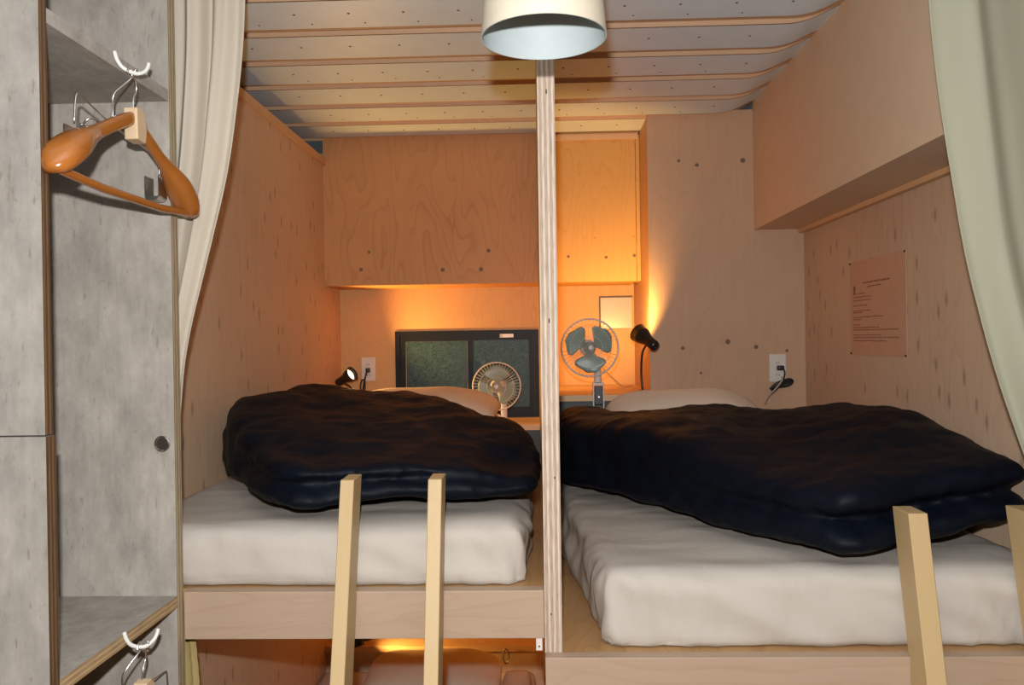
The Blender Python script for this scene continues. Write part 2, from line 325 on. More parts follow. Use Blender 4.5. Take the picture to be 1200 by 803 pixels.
# right pilaster: boxed-out panel that ends the right bunk
pil = struct(MB().box(.438, XR, YP, YB, FLOOR, CEIL + .02), 'wall_back_right', 'ply_pil')
def spot(px, py, d, face_d=None):
    x = px - .0148 * (py - 401.5); y = py + .0148 * (px - 600); return ((x - 630) * d / F, d, (398 - y) * d / F)
def plugs(parent, pts, d, rr=.0075):
    for i, (px, py, k) in enumerate(pts):
        x, y, z = spot(px, py, d)
        mb = MB().lathe([(rr * k, 0), (rr * k, .0012), (rr * k * .8, .0016)], (x, y, z), (0, -1, 0), 12)
        build(mb, 'knot_plug', 'plug', parent)
plugs(pil, [(794, 190, .8), (815, 195, 1), (868, 190, 1.3), (799, 408, 1), (851, 400.6, 1.3), (883.6, 406.6, 1.1), (919, 410.8, .8), (820, 437, .7)], YP)
# upper bulkhead above the headboard recess, one panel each side of the divider
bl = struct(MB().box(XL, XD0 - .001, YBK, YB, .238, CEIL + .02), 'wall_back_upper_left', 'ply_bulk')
plugs(bl, [(431.5, 295, .8), (422, 315.6, 1.1), (518.6, 316, 1.2), (563.7, 315.6, 1.2), (572.6, 293.7, 1.1)], YBK)
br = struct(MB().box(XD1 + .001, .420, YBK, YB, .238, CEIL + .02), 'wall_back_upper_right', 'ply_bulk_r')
plugs(br, [(666, 301, .8), (710, 302, .9), (742.7, 300, .9), (742, 278, .35), (697, 279, .35)], YBK)
# divider with exposed plywood edge
dv = struct(MB().box(XD0, XD1, 1.60, YB, FLOOR, CEIL + .02, faces_mi=(0, 0, 1, 0, 0, 0)), 'wall_middle', ('ply_back', 'edge_div'))
# move its origin so that the plies line up with the edge
for px, py in ((640, 108), (643.5, 376), (650, 560), (646, 720)):
    x, y, z = spot(px, py, 1.6)
    k = .0045 if py < 400 else .002
    build(MB().box(x - .0012, x + .0012, y - .0008, y + .001, z - k, z + k), 'screw_slot', 'dark', dv)
# trims
struct(MB().box(XL - .02, XL + .012, 1.60, YBK - .002, .752, .778), 'trim_1', 'trim')
struct(MB().box(XD1 + .002, .430, YBK - .016, YBK - .001, .832, .856), 'trim_2', 'trimx')
struct(MB().box(.4215, .4365, YBK - .008, YBK + .1, .238, .85), 'trim_3', 'ply_bulk_r')
# boxed soffit along the right wall
sf = thing('boxed_soffit', 'beige boxed soffit running above the right bunk under the roof', 'soffit', ((.847 + XR) / 2, 2.4, .405))
build(MB().box(.847, .862, 1.60, YP, .412, CEIL + .05), 'side_board', 'soffit', sf)
build(MB().box(.8622, XR, 1.60, YP, .412, .424), 'bottom_board', 'soffit', sf)
build(MB().box(XR - .022, XR - .001, 1.60, YP, .396, .4115), 'batten', 'trim', sf)
# pressed steel roof: ridges across the width, rising at the right end
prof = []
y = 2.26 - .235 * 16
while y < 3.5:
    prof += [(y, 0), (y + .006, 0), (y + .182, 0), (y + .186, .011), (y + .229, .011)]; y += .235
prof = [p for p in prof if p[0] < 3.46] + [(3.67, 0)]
xs = [-1.16, -.6, 0, .4, .6] + [.62 + .02 * i for i in range(13)] + [1.0, XR + .03]
def zx(x, h):
    t = sm((x - .66) / .22); return CEIL + h * (1 - t) + .055 * t * t
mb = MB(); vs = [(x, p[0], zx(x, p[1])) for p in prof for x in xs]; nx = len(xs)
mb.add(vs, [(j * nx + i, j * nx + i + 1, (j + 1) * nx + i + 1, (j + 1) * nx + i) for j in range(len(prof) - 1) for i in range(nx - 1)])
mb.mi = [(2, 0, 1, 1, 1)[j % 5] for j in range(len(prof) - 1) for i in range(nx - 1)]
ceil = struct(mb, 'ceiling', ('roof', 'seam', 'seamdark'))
s_ = ceil.modifiers.new('thickness', 'SOLIDIFY'); s_.thickness = .004; s_.offset = 1
mb = MB(); row = 0; y = 2.26 - .235 * 2
while y < 3.4:
    for i in range(13):
        x = -.82 + .144 * i + (.05 if row % 2 else 0)
        if abs(x - .02) > .035 and x < .68: mb.lathe([(.0040, 0), (.0040, .0008), (.002, .0018)], (x, y + .085, CEIL - .0002), (0, 0, -1), 6)
        if abs(x + .04 - .02) > .035 and row % 2 and x < .62: mb.lathe([(.0030, 0), (.003, .0008), (.0015, .0014)], (x + .03, y + .15, CEIL - .0002), (0, 0, -1), 6)
    y += .235; row += 1
rv = build(mb, 'rivets', 'plug', ceil); rv['kind'] = 'stuff'
# window
wx0, wx1, wz0, wz1 = -.648, .004, -.352, .044
w1 = MB()
def frame(mb, x0, x1, z0, z1, t, y0, y1, tb=None):
    tb = tb or t
    mb.box(x0, x1, y0, y1, z1 - t, z1); mb.box(x0, x1, y0, y1, z0, z0 + tb); mb.box(x0, x0 + t, y0, y1, z0 + tb, z1 - t); mb.box(x1 - t, x1, y0, y1, z0 + tb, z1 - t)
frame(w1, wx0, wx1, wz0, wz1, .020, YB - .011, YB - .001)
w1o = struct(w1, 'window_1', 'frame')
a = MB(); frame(a, wx0 + .0205, -.292, wz0 + .0205, wz1 - .0205, .026, YB - .006, YB - .001, .03); sa = build(a, 'sash', 'frame', w1o)
build(MB().box(wx0 + .05, -.322, YB - .004, YB - .002, wz0 + .052, wz1 - .048), 'pane', 'glass', sa)
a = MB(); frame(a, -.318, wx1 - .0205, wz0 + .0205, wz1 - .0205, .024, YB - .0105, YB - .0045, .026); sb = build(a, 'sash', 'frame', w1o)
build(MB().box(-.2935, -.041, YB - .008, YB - .006, wz0 + .047, wz1 - .045), 'pane', 'glass', sb)
lb = build(MB().box(-.171, -.109, YB - .0125, YB - .0112, .010, .026), 'sticker', 'plate', w1o); lb['label'] = 'small white sticker on the dark window head'
build(MB().box(-.171, -.16, YB - .0130, YB - .0126, .012, .024), 'sticker_mark', 'palewood', lb)
build(MB().box(-.334, -.314, YB - .026, YB - .0107, -.19, -.10), 'latch', 'black', sb)

# ------------------------------------------------------------------ bunk platforms
def platform(label, x0, x1, ztop, h, y0, xr0, xr1, group=None, rail_y=1.585):
    t = thing('bunk_platform', label, 'bunk', ((x0 + x1) / 2, 1.6, ztop - h))
    build(MB().box(x0, x1, rail_y + .031, y0, ztop - .026, ztop - .002), 'deck', 'ply_deck', t)
    build(MB().box(xr0, xr1, rail_y, rail_y + .030, ztop - h, ztop, bev=.0015), 'front_rail', 'ply_rail', t)
    return t
pl = platform('narrower plywood upper bunk platform on the left with pale front rail', XL + .001, XD0 - .001, -.492, .094, YB - .001, -.709, XD0 - .001)
bx, by, bz = spot(632, 755, 1.6)
br_ = MB().box(bx - .006, bx + .006, 1.587, 1.607, bz - .008, -.5865); b0 = build(br_, 'bracket', 'plate', pl)
build(MB().lathe([(.0018, 0), (.0018, .001)], (bx, 1.587, bz), (0, -1, 0), 8), 'screw', 'dark', b0)
pr = platform('lower-set plywood upper bunk platform on the right with pale front rail', XD1 + .001, XR - .001, -.618, .15, YP - .001, XD0, XR, rail_y=1.569)
pw = platform('plywood lower bunk platform below the left upper bunk', XL + .001, XD0 - .001, -1.44, .15, YB - .001, -.709, XD0 - .001)

# ------------------------------------------------------------------ mattresses
def mattress(label, x0, x1, y0, y1, z0, z1, r_=.035, skew=None, seed=0, amp=1):
    nx_, ny_, nz_ = 46, 70, 12
    lo = Vector((x0, y0, z0)); hi = Vector((x1, y1, z1)); bm = bmesh.new()
    vmap = {}
    def vert(i, j, k):
        key = (i, j, k)
        if key in vmap: return vmap[key]
        p = Vector((lo.x + (hi.x - lo.x) * i / nx_, lo.y + (hi.y - lo.y) * j / ny_, lo.z + (hi.z - lo.z) * k / nz_))
        rb = r_
        q = Vector((min(max(p.x, lo.x + rb), hi.x - rb), min(max(p.y, lo.y + rb), hi.y - rb), min(max(p.z, lo.z + .012), hi.z - rb)))
        d = p - q; L_ = d.length
        nrm = d.normalized() if L_ > 1e-9 else Vector((0, 0, 1))
        rad = rb if p.z > lo.z + .012 else rb * .9
        p2 = q + nrm * (rad if L_ > 1e-9 else 0)
        if p.z < lo.z + .012: p2.z = max(p2.z, lo.z)
        side = 1 - abs(nrm.z)
        w = noise.noise(Vector((p.x * 22 + p.z * 12, p.y * 22 - p.z * 9, p.z * 3 + seed))) * .005 + noise.noise(Vector((p.x * 8 + p.z * 16, p.y * 8, p.z * 5 + seed))) * .011
        tops = noise.noise(Vector((p.x * 4, p.y * 3, seed))) * .008 + noise.noise(Vector((p.x * 5 + p.y * 3, p.y * 16, seed))) * .004
        cd = max(0, 1 - min(math.hypot(p.x - cx, p.y - y0) for cx in (x0, x1)) / .3)   # folds gather at the corners
        fold = math.sin((p.x + p.y) * 95 + p.z * 30 + 3 * noise.noise(p * 6)) * .006 * cd
        p2 += nrm * (amp * side * (w + fold)); p2.z += (tops - .009) * (p.z - lo.z) / (hi.z - lo.z)
        if skew: p2.x += skew(p2)
        if p.z < lo.z + .012: p2.z = max(p2.z, lo.z + .0005)
        vmap[key] = bm.verts.new(p2); return vmap[key]
    def face(ks):
        try: bm.faces.new([vert(*k) for k in ks])
        except ValueError: pass
    for i in range(nx_):
        for j in range(ny_):
            face([(i, j, nz_), (i + 1, j, nz_), (i + 1, j + 1, nz_), (i, j + 1, nz_)]); face([(i, j, 0), (i, j + 1, 0), (i + 1, j + 1, 0), (i + 1, j, 0)])
    for i in range(nx_):
        for k in range(nz_):
            face([(i, 0, k), (i + 1, 0, k), (i + 1, 0, k + 1), (i, 0, k + 1)]); face([(i, ny_, k), (i, ny_, k + 1), (i + 1, ny_, k + 1), (i + 1, ny_, k)])
    for j in range(ny_):
        for k in range(nz_):
            face([(0, j, k), (0, j, k + 1), (0, j + 1, k + 1), (0, j + 1, k)]); face([(nx_, j, k), (nx_, j + 1, k), (nx_, j + 1, k + 1), (nx_, j, k + 1)])
    bm.verts.index_update(); mb = MB().add([v_.co.copy() for v_ in bm.verts], [[q.index for q in f.verts] for f in bm.faces]); bm.free()
    o = build(mb, 'mattress', 'sheet', smooth=True); return tag(o, label, 'mattress', 'sheeted mattresses on the bunks')
ML, MR = -.362, -.458
mattress('white-sheeted mattress on the left upper bunk under the smaller folded duvet', XL + .004, -.026, 1.624, 3.32, -.492, ML, r_=.045, seed=1, amp=1.3, skew=lambda p: 0)
mattress('white-sheeted mattress on the right upper bunk with its left side showing', XD1 + .030, XR - .004, 1.620, 2.985, -.618, MR, r_=.04, seed=4, amp=1.3,
         skew=lambda p: (.052 * max(0, 1 - (p.y - 1.64) / .8) * max(0, 1 - (p.x - .07) / .5)) - (.022 * sm((p.y - 1.8) / .5) * sm((-.50 - p.z) / .08) * max(0, 1 - (p.x - .07) / .2)))
mattress('mattress on the lower bunk beneath the left platform', XL + .004, -.026, 1.70, 3.30, -1.44, -1.335, seed=6)

# ------------------------------------------------------------------ soft pads: pillows and duvets
def rounded(poly, n=96, it=5):
    P = [Vector((p[0], p[1])) for p in poly]
    for _ in range(it):
        Q = []
        for i in range(len(P)): a, b_ = P[i], P[(i + 1) % len(P)]; Q += [a * .75 + b_ * .25, a * .25 + b_ * .75]
        P = Q
        if len(P) > 400: break
    L_ = [0]
    for i in range(len(P)): L_.append(L_[-1] + (P[(i + 1) % len(P)] - P[i]).length)
    out = []; k = 0
    for i in range(n):
        t = L_[-1] * i / n
        while L_[k + 1] < t: k += 1
        f = (t - L_[k]) / max(1e-9, L_[k + 1] - L_[k]); out.append(P[k].lerp(P[(k + 1) % len(P)], f))
    return out
def pad(mb, poly, zf, tf, n=96, m_=22, e=.55, dz=None, it=5):
    """zf(x,y): height of the underside, tf(x,y): thickness; e controls how square the edge is"""
    B = rounded(poly, n, it); c = sum(B, Vector((0, 0))) / n
    vs = []
    for j in range(m_ + 1):
        ph = PI * j / m_
        g = math.sin(ph) ** e if 0 < j < m_ else 0; h = math.copysign(abs(math.cos(ph)) ** .85, math.cos(ph))
        for b_ in B:
            q = c + (b_ - c) * g
            z = zf(q.x, q.y) + tf(q.x, q.y) * (.5 + .5 * h)
            vs.append((q.x, q.y, z))
    fs = [(j * n + i, j * n + (i + 1) % n, (j + 1) * n + (i + 1) % n, (j + 1) * n + i) for j in range(1, m_ - 1) for i in range(n)]
    top = tuple(range(n, 2 * n)); 
    mb.add(vs, fs + [top[::-1], tuple(range((m_ - 1) * n, m_ * n))]); return mb
def soften(o, voxel, disp, smooth_it=6):
    rm = o.modifiers.new('remesh', 'REMESH'); rm.mode = 'VOXEL'; rm.voxel_size = voxel; rm.use_smooth_shade = True
    s_ = o.modifiers.new('smooth', 'SMOOTH'); s_.factor = .5; s_.iterations = smooth_it
    for k, (size, st, direction) in enumerate(disp):
        tx = bpy.data.textures.new('folds_%d' % k, 'CLOUDS'); tx.noise_scale = size; tx.noise_depth = 1
        d = o.modifiers.new('folds', 'DISPLACE'); d.texture = tx; d.strength = st; d.mid_level = .5; d.texture_coords = 'LOCAL'
def lerpz(x, pts):
    for (a, va), (b_, vb) in zip(pts, pts[1:]):
        if x <= b_: return va + (vb - va) * sm((x - a) / (b_ - a)) if x > a else va
    return pts[-1][1]
# left duvet: a quilt folded in half, lower and upper leaf joined along the back and left
mb = MB()
fpL = [(-.56, 1.655), (-.485, 1.605), (-.39, 1.655), (-.22, 1.69), (-.03, 1.72), (.003, 1.76), (.003, 2.12), (-.12, 2.28), (-.38, 2.74), (-.60, 2.92), (-.89, 2.75), (-.897, 2.45), (-.897, 2.24), (-.76, 1.98)]
zb = lambda x, y: ML + .010 - .010 * sm((1.68 - y) / .05)
def tl(x, y): return .075 + .018 * sm((y - 1.8) / .5) - .010 * sm((x + .3) / .25)
pad(mb, fpL, zb, tl, e=.30, it=2)
fpU = [(p[0] * .988 - .004, p[1] + (.018 if p[1] < 1.9 else 0)) for p in fpL]
def tu(x, y): return .062 + .056 * sm((y - 1.72) / .55) - .030 * sm((x + .45) / .42) - .028 * sm((x + .22) / .22) + .012 * math.sin(x * 9 + y * 5) - .045 * sm((y - 2.45) / .35) * sm((x + .75) / .3) + .03 * sm((-.55 - x) / .2)
pad(mb, fpU, lambda x, y: ML + .064 + .018 * sm((y - 1.8) / .5) - .010 * sm((x + .3) / .25), tu, e=.32, it=2)
fpM = [(-.565, 1.76), (-.485, 1.76), (-.39, 1.79), (-.22, 1.84), (-.08, 1.87), (-.06, 1.92)] + fpL[6:]
pad(mb, fpM, lambda x, y: ML + .010, lambda x, y: .13 + .05 * sm((y - 1.75) / .5) - .03 * sm((x + .45) / .42) - .045 * sm((y - 2.45) / .35), e=.28, it=2)
dl = build(mb, 'duvet', 'duvet', smooth=True); tag(dl, 'dark navy duvet folded on the left upper bunk mattress', 'duvet', 'folded navy duvets')
soften(dl, .008, [(.20, .026, 0), (.07, .014, 0)], 4)
# right duvet
mb = MB()
fpR = [(.045, 2.66), (.055, 2.46), (.19, 2.24), (.42, 1.86), (.56, 1.61), (.64, 1.585), (.74, 1.66), (1.0, 1.685), (1.036, 1.72), (1.036, 2.60), (.93, 2.72), (.72, 2.79), (.25, 2.80), (.12, 2.84), (.06, 2.84)]
up = lambda x: .036 * sm((x - .70) / .3)
pad(mb, fpR, lambda x, y: MR + .008 + up(x) - .010 * sm((1.67 - y) / .05), lambda x, y: .090 - .015 * sm((.35 - x) / .3), e=.30, it=2)
fpR2 = [(p[0], p[1] + (.020 if p[1] < 1.9 else 0)) for p in fpR]
def tr(x, y): return .090 + .055 * sm((y - 1.70) / .6) + .012 * math.sin(x * 11 - y * 4) - .02 * sm((x - .8) / .2) * sm((y - 2.2) / .4) + .02 * sm((.4 - x) / .3) + .008
pad(mb, fpR2, lambda x, y: MR + .076 + up(x) - .012 * sm((.35 - x) / .3), tr, e=.32, it=2)
fpM = [(.046, 2.66), (.056, 2.46), (.195, 2.25), (.43, 1.875), (.575, 1.70), (.64, 1.76), (.76, 1.84), (1.0, 1.86), (1.02, 1.92)] + fpR[9:]
pad(mb, fpM, lambda x, y: MR + .008 + up(x), lambda x, y: .135 + .045 * sm((y - 1.70) / .6) - .03 * sm((x - .7) / .3), e=.28, it=2)
dr = build(mb, 'duvet', 'duvet', smooth=True); tag(dr, 'larger dark navy duvet folded on the right upper bunk mattress', 'duvet', 'folded navy duvets')
soften(dr, .008, [(.20, .028, 0), (.07, .014, 0)], 4)

def pillow(label, x0, x1, y0, y1, z0, z1, lift=0, rot=0, mat='pillow'):
    mb = MB(); w = x1 - x0; d = y1 - y0
    def f(u, v):
        a = 2 * PI * u; ph = PI * v
        ce, se = math.cos(a), math.sin(a)
        ex = math.copysign(abs(ce) ** .42, ce); ey = math.copysign(abs(se) ** .42, se)
        g = math.sin(ph) ** .75 if 0 < v < 1 else 0.0
        h = math.copysign(abs(math.cos(ph)) ** 1.0, math.cos(ph))
        x = ex * w / 2 * g; y = ey * d / 2 * g
        pin = 1 - .35 * (abs(ex * g) ** 6 * abs(ey * g) ** 6)
        z = h * (z1 - z0) / 2 * pin + noise.noise(Vector((x * 6, y * 6, z0))) * .008
        x, y = x * math.cos(rot) - y * math.sin(rot), x * math.sin(rot) + y * math.cos(rot)
        return ((x0 + x1) / 2 + x, (y0 + y1) / 2 + y, (z0 + z1) / 2 + z + lift * (y / d + .5))
    mb.grid(f, 72, 30, cu=True); o = build(mb, 'pillow', mat, smooth=True)
    return tag(o, label, 'pillow', 'bed pillows')
pillow('plump cream pillow on left upper bunk in front of the window', -.74, -.155, 2.90, 3.29, ML - .002, -.215, lift=.050, rot=-.05)
pillow('cream pillow on right upper bunk leaning on the headboard shelf', .235, .80, 2.825, 2.996, MR - .002, -.245, lift=.090)
pillow('wide pillow at the head of the lower bunk', -.66, -.155, 2.86, 3.2, -1.34, -1.215, lift=.03)
pillow('second lower bunk pillow peeking out right of the wide one', -.15, -.04, 2.75, 3.1, -1.33, -1.235)

# ------------------------------------------------------------------ headboard shelves
hs = thing('headboard_shelf', 'plywood headboard shelf beside the right pillow with fan and lamp', 'shelf', (.5, 3.1, -.618))
mb = MB().box(XD1 + .001, .437, 3.0, YB - .001, -.232, -.210); build(mb, 'shelf_board', 'trimx', hs)
build(MB().box(XD1 + .001, .437, 3.03, 3.045, -.6175, -.2325), 'front_panel', 'cabinet', hs)
hl = thing('headboard_shelf', 'narrow plywood headboard shelf below the dark window', 'shelf', (-.45, 3.4, -.492))
build(MB().box(XL + .001, XD0 - .001, 3.335, YB - .041, -.374, -.351), 'shelf_board', 'trimx', hl)
build(MB().box(XL + .001, XD0 - .001, 3.35, 3.362, -.4918, -.3745), 'front_panel', 'cabinet', hl)
hw = thing('headboard_shelf', 'warmly lit headboard shelf of the lower bunk', 'shelf', (-.45, 3.4, -1.44))
build(MB().box(XL + .001, XD0 - .001, 3.33, YB - .001, -1.285, -1.262), 'shelf_board', 'trimx', hw)
build(MB().box(XL + .001, XD0 - .001, 3.345, 3.36, -1.4418, -1.2855), 'front_panel', 'ply_wall', hw)
hx = spot(593, 760, 3.32)[0]
ring = MB().tube([(hx + .012 * math.cos(a), 3.318, -1.30 + .030 * math.sin(a)) for a in [2 * PI * i / 20 for i in range(20)]], .0028, 6, closed=True)
rg = build(ring, 'wire_loop', 'steel', smooth=True); tag(rg, 'thin wire loop hanging on the lower bunk shelf edge', 'hook')

# ------------------------------------------------------------------ ladders
def stile_mb(x0, x1, dref, zref, slope, ztop, zr, yrail):
    df = lambda z: dref + (z - zref) * slope
    zb_ = FLOOR + .002
    pts = [(df(zb_), zb_), (df(ztop), ztop), (df(ztop) + .070, ztop), (df(zr) + .070, zr + .0015), (yrail - .0008, zr + .0015)]
    zc = zref + (yrail - .0008 - .070 - dref) / slope
    if zc < zr: pts.append((yrail - .0008, zc))
    pts.append((df(zb_) + .070, zb_))
    return MB().prism(pts, x0, x1, 'x')
def ladder(label, xs_, w, dref, zref, slope, ztop, zr, yrail):
    t = thing('ladder', label, 'ladder', (sum(xs_) / 2, 1.3, FLOOR), 'bunk ladders')
    for x in xs_:
        o = build(stile_mb(x, x + w, dref, zref, slope, ztop, zr, yrail), 'stile', 'pine', t)
        bv = o.modifiers.new('edge', 'BEVEL'); bv.width = .0012; bv.segments = 1
    for k in range(3):
        z = -.78 - .27 * k; d = dref + (z - zref) * slope
        build(MB().box(xs_[0] + w, xs_[1], d + .015, d + .055, z - .012, z + .012), 'rung', 'pine', t)
    return t
ladder('pale pine ladder hooked over the left bunk rail', (-.3894, -.2173), .0268, 1.508, -.492, .29, -.270, -.492, 1.585)
ladder('pale pine ladder hooked over the right bunk rail', (.7015, .922), .0362, 1.505, -.618, .225, -.343, -.618, 1.569)

# ------------------------------------------------------------------ locker on the left
lk = thing('open_locker', 'tall whitewashed plywood open locker left of the bunks', 'locker', (-.9, 1.35, FLOOR))
XE = -.711
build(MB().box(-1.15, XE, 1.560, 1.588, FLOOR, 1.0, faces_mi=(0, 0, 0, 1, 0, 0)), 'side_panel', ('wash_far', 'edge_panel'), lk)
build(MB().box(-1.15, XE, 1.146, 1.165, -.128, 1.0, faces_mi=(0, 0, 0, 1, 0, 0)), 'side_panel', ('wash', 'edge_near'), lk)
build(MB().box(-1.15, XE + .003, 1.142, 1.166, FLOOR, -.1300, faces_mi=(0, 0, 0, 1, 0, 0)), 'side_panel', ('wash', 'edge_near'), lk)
build(MB().box(-1.17, -1.15, 1.14, 1.588, FLOOR, 1.0), 'back_panel', 'wash', lk)
build(MB().box(-1.15, XE - .001, 1.166, 1.5595, .474, .496), 'shelf', 'wash_shelf', lk)
build(MB().box(-1.15, XE + .001, 1.167, 1.5595, -.513, -.491, faces_mi=(0, 0, 0, 1, 0, 0)), 'shelf', ('wash_shelf', 'edge_shelf'), lk)
kx, ky, kz = spot(184, 522, 1.56)
kn = MB().lathe([(.0155, 0), (.0155, .002), (.0135, .0035), (.012, .002), (.0115, .0012), (.004, .0012), (.0035, .002)], (kx, 1.56, kz), (0, -1, 0), 32)
k0 = build(kn, 'cable_cap', 'steel', lk, smooth=True, sharp=40); k0['label'] = 'round steel cap near the edge of the far panel'
for a in (.3, 2.0, 3.6, 5.0):
    build(MB().lathe([(.0016, 0), (.0012, .001)], (kx + .0125 * math.cos(a), 1.557, kz + .0125 * math.sin(a)), (0, -1, 0), 8), 'screw', 'chrome', k0)
def hook(z):
    # white coated double robe hook screwed to the shelf edge
    y0 = 1.372; pts = [(-.7085, y0 - .020, z + .020), (-.7050, y0 - .018, z + .006), (-.6980, y0 - .012, z - .006), (-.6830, y0, z - .012), (-.6740, y0 + .012, z - .006), (-.6700, y0 + .018, z + .004), (-.6690, y0 + .020, z + .012)]
    o = build(MB().tube(bez(pts, 24), [.0034] * 25, 10), 'coat_hook', 'hookwhite', lk, smooth=True)
    return o
hook(.478); hook(-.507)

# ------------------------------------------------------------------ hangers
HX, HY, HZ = -.689, 1.368, .4705          # where the hanger wire sits in the hook
def hanger():
    t = thing('coat_hanger', 'varnished orange wooden coat hanger with broad shoulders hanging from the upper hook', 'hanger', (HX, HY, .24), 'wooden coat hangers on the locker')
    secs = []; n = 44
    for i in range(n + 1):
        s_ = -1 + 2 * i / n; a = abs(s_)
        y = HY + .230 * s_; z = .388 - .118 * a ** 1.12 - .010 * a ** 4
        hw = .0085 + (.0200 if s_ < 0 else .017) * sm((a - .42) / .38); hh = .0125 + .0120 * sm((a - .4) / .4)
        end = math.sqrt(max(0.0, 1 - max(0, (a - .86) / .142) ** 2)); hw *= max(.05, end); hh *= max(.05, end)
        secs.append((y, z, hw, hh))
    seg = 20; vs = []
    for (y, z, hw, hh) in secs:
        for k in range(seg):
            an = 2 * PI * k / seg; c, s_ = math.cos(an), math.sin(an)
            vs.append((HX + .004 * (y - HY) / .2 + math.copysign(abs(c) ** .75, c) * hw, y, z + math.copysign(abs(s_) ** .75, s_) * hh))
    fs = [(i * seg + k, i * seg + (k + 1) % seg, (i + 1) * seg + (k + 1) % seg, (i + 1) * seg + k) for i in range(n) for k in range(seg)] + [tuple(range(seg - 1, -1, -1)), tuple(range(n * seg, (n + 1) * seg))]
    build(MB().add(vs, fs), 'shoulders', 'varnish', t, smooth=True)
    build(MB().tube([(HX - .004, HY - .208, .258), (HX, HY - .1, .251), (HX, HY + .1, .251), (HX + .004, HY + .208, .258)], .0072, 10), 'bar', 'varnish', t, smooth=True, sharp=50)
    nb = MB().prism([(HY - .004, .352), (HY + .026, .350), (HY + .030, .375), (HY + .024, .398), (HY + .012, .408), (HY - .006, .406)], HX - .0110, HX + .0125, 'x')
    o = build(nb, 'neck_block', 'palewood', t); o['label'] = 'pale bare wood neck block'
    bv = o.modifiers.new('edge', 'BEVEL'); bv.width = .002; bv.segments = 2
    w = bez([(HX, HY + .006, .405), (HX, HY + .008, .425), (HX, HY + .018, .440), (HX + .002, HY + .012, .456), (HX, HY + .004, .462), (HX - .001, HY + .003, .4715), (HX - .001, HY + .000, .4745), (HX - .001, HY - .006, .4725), (HX - .001, HY - .010, .464)], 40)
    build(MB().tube(w, .0018, 8), 'hook_wire', 'chrome', t, smooth=True)
    return t
hg = hanger()
def clip_hanger():
    t = thing('clip_hanger', 'chrome wire trouser hanger with two clips behind the upper wooden hanger', 'hanger', (-.725, HY, .30), 'wire clip hangers on the locker')
    x = -.722
    p = [(x - .006, 1.262, .352), (x - .006, 1.268, .398), (x - .004, 1.276, .402), (x, 1.368, .376), (x, 1.525, .360), (x, 1.534, .355), (x, 1.538, .322)]
    build(MB().tube(bez(p[:3], 8) + [Vector(q) for q in p[3:4]] + bez(p[4:], 8), .0016, 6), 'cross_wire', 'chrome', t, smooth=True)
    w = bez([(x + .001, HY, .376), (x + .004, HY - .006, .40), (x + .010, HY - .014, .425), (-.700, HY + .0, .447), (-.692, HY + .006, .458), (-.687, HY + .008, .4695), (-.684, HY + .008, .4738), (-.679, HY + .008, .4725), (-.677, HY + .008, .464)], 36)
    build(MB().tube(w, .0016, 8), 'hook_wire', 'chrome', t, smooth=True)
    for y0, z0 in ((1.268, .352), (1.530, .322)):
        c = MB().box(x - .018, x - .0155, y0 - .016, y0 + .016, z0 - .040, z0 - .002)
        c.box(x + .008, x + .0105, y0 - .016, y0 + .016, z0 - .040, z0 - .002)
        c.prism([(x - .018, z0 - .040), (x + .0105, z0 - .040), (x + .004, z0 - .047), (x - .012, z0 - .047)], y0 - .016, y0 + .016, 'y')
        cl = build(c, 'clip', 'chrome', t)
        s2 = bez([(x + .009, y0 - .012, z0 - .006), (x + .022, y0 - .012, z0 + .006), (x + .022, y0 + .012, z0 + .006), (x + .009, y0 + .012, z0 - .006)], 12)
        build(MB().tube(s2, .0016, 6), 'clip_spring', 'chrome', cl, smooth=True)
    return t
ch = clip_hanger()
dup(hg, (0, 0, -.985), 'wooden coat hanger hanging from the lower hook, only its wire hook in view')
dup(ch, (0, 0, -.985), 'chrome wire clip hanger hanging from the lower hook at the bottom edge')

# ------------------------------------------------------------------ curtains
def curtain(name, label, xl, xr, z0, z1, y0, amp, n, mat, ph=0, gather=None, nu=150, nv=80):
    def f(u, v):
        z = z0 + (z1 - z0) * v; a, b_ = xl(z), xr(z)
        uu = u + .012 * math.sin(u * 17 + z * 3)
        k = amp * (1 + .5 * math.sin(u * 9 + 1)) * min(1, 4 * (1 - u) + .25 if xl is not edgeR else 4 * u + .25)
        yy = y0 + k * math.sin(2 * PI * n * uu + ph + .7 * z) + .3 * k * math.sin(2 * PI * n * 2.3 * uu + 2 * z) + noise.noise(Vector((u * 5, z * 3, ph))) * .006
        return (a + (b_ - a) * u, yy, z)
    mb = MB().grid(f, nu, nv); o = build(mb, name, mat, smooth=True); s_ = o.modifiers.new('thickness', 'SOLIDIFY'); s_.thickness = .0022
    return tag(o, label, 'curtain')
def interp(pts):
    pts = sorted(pts)
    def g(z):
        if z <= pts[0][0]: return pts[0][1]
        for (a, va), (b_, vb) in zip(pts, pts[1:]):
            if z <= b_: return va + (vb - va) * (z - a) / (b_ - a)
        return pts[-1][1]
    def h(z): return sum(g(z + d) for d in (-.06, -.03, 0, .03, .06)) / 5
    return h
def edge(pts, d): return interp([(spot(px, py, d)[2], spot(px, py, d)[0]) for px, py in pts])
edgeL = edge([(287, -110), (284, 0), (281, 60), (263, 200), (236, 310), (213, 400), (206, 460), (200, 560), (197, 640)], 1.64)
edgeR = edge([(1076, -110), (1080, 0), (1095, 130), (1121, 300), (1156, 430), (1203, 565), (1230, 640), (1290, 800), (1300, 1000)], 1.50)
curtain('curtain', 'cream curtain gathered behind the locker edge at the left bunk', lambda z: -.86, edgeL, -.33, .853, 1.640, .013, 4.2, 'curtain_l', 1.0)
edgeR = edge([(1076, -110), (1080, 0), (1095, 130), (1121, 300), (1156, 430), (1203, 565), (1230, 640), (1290, 800), (1300, 1000)], 1.50)
def edR2(z): return 1.10
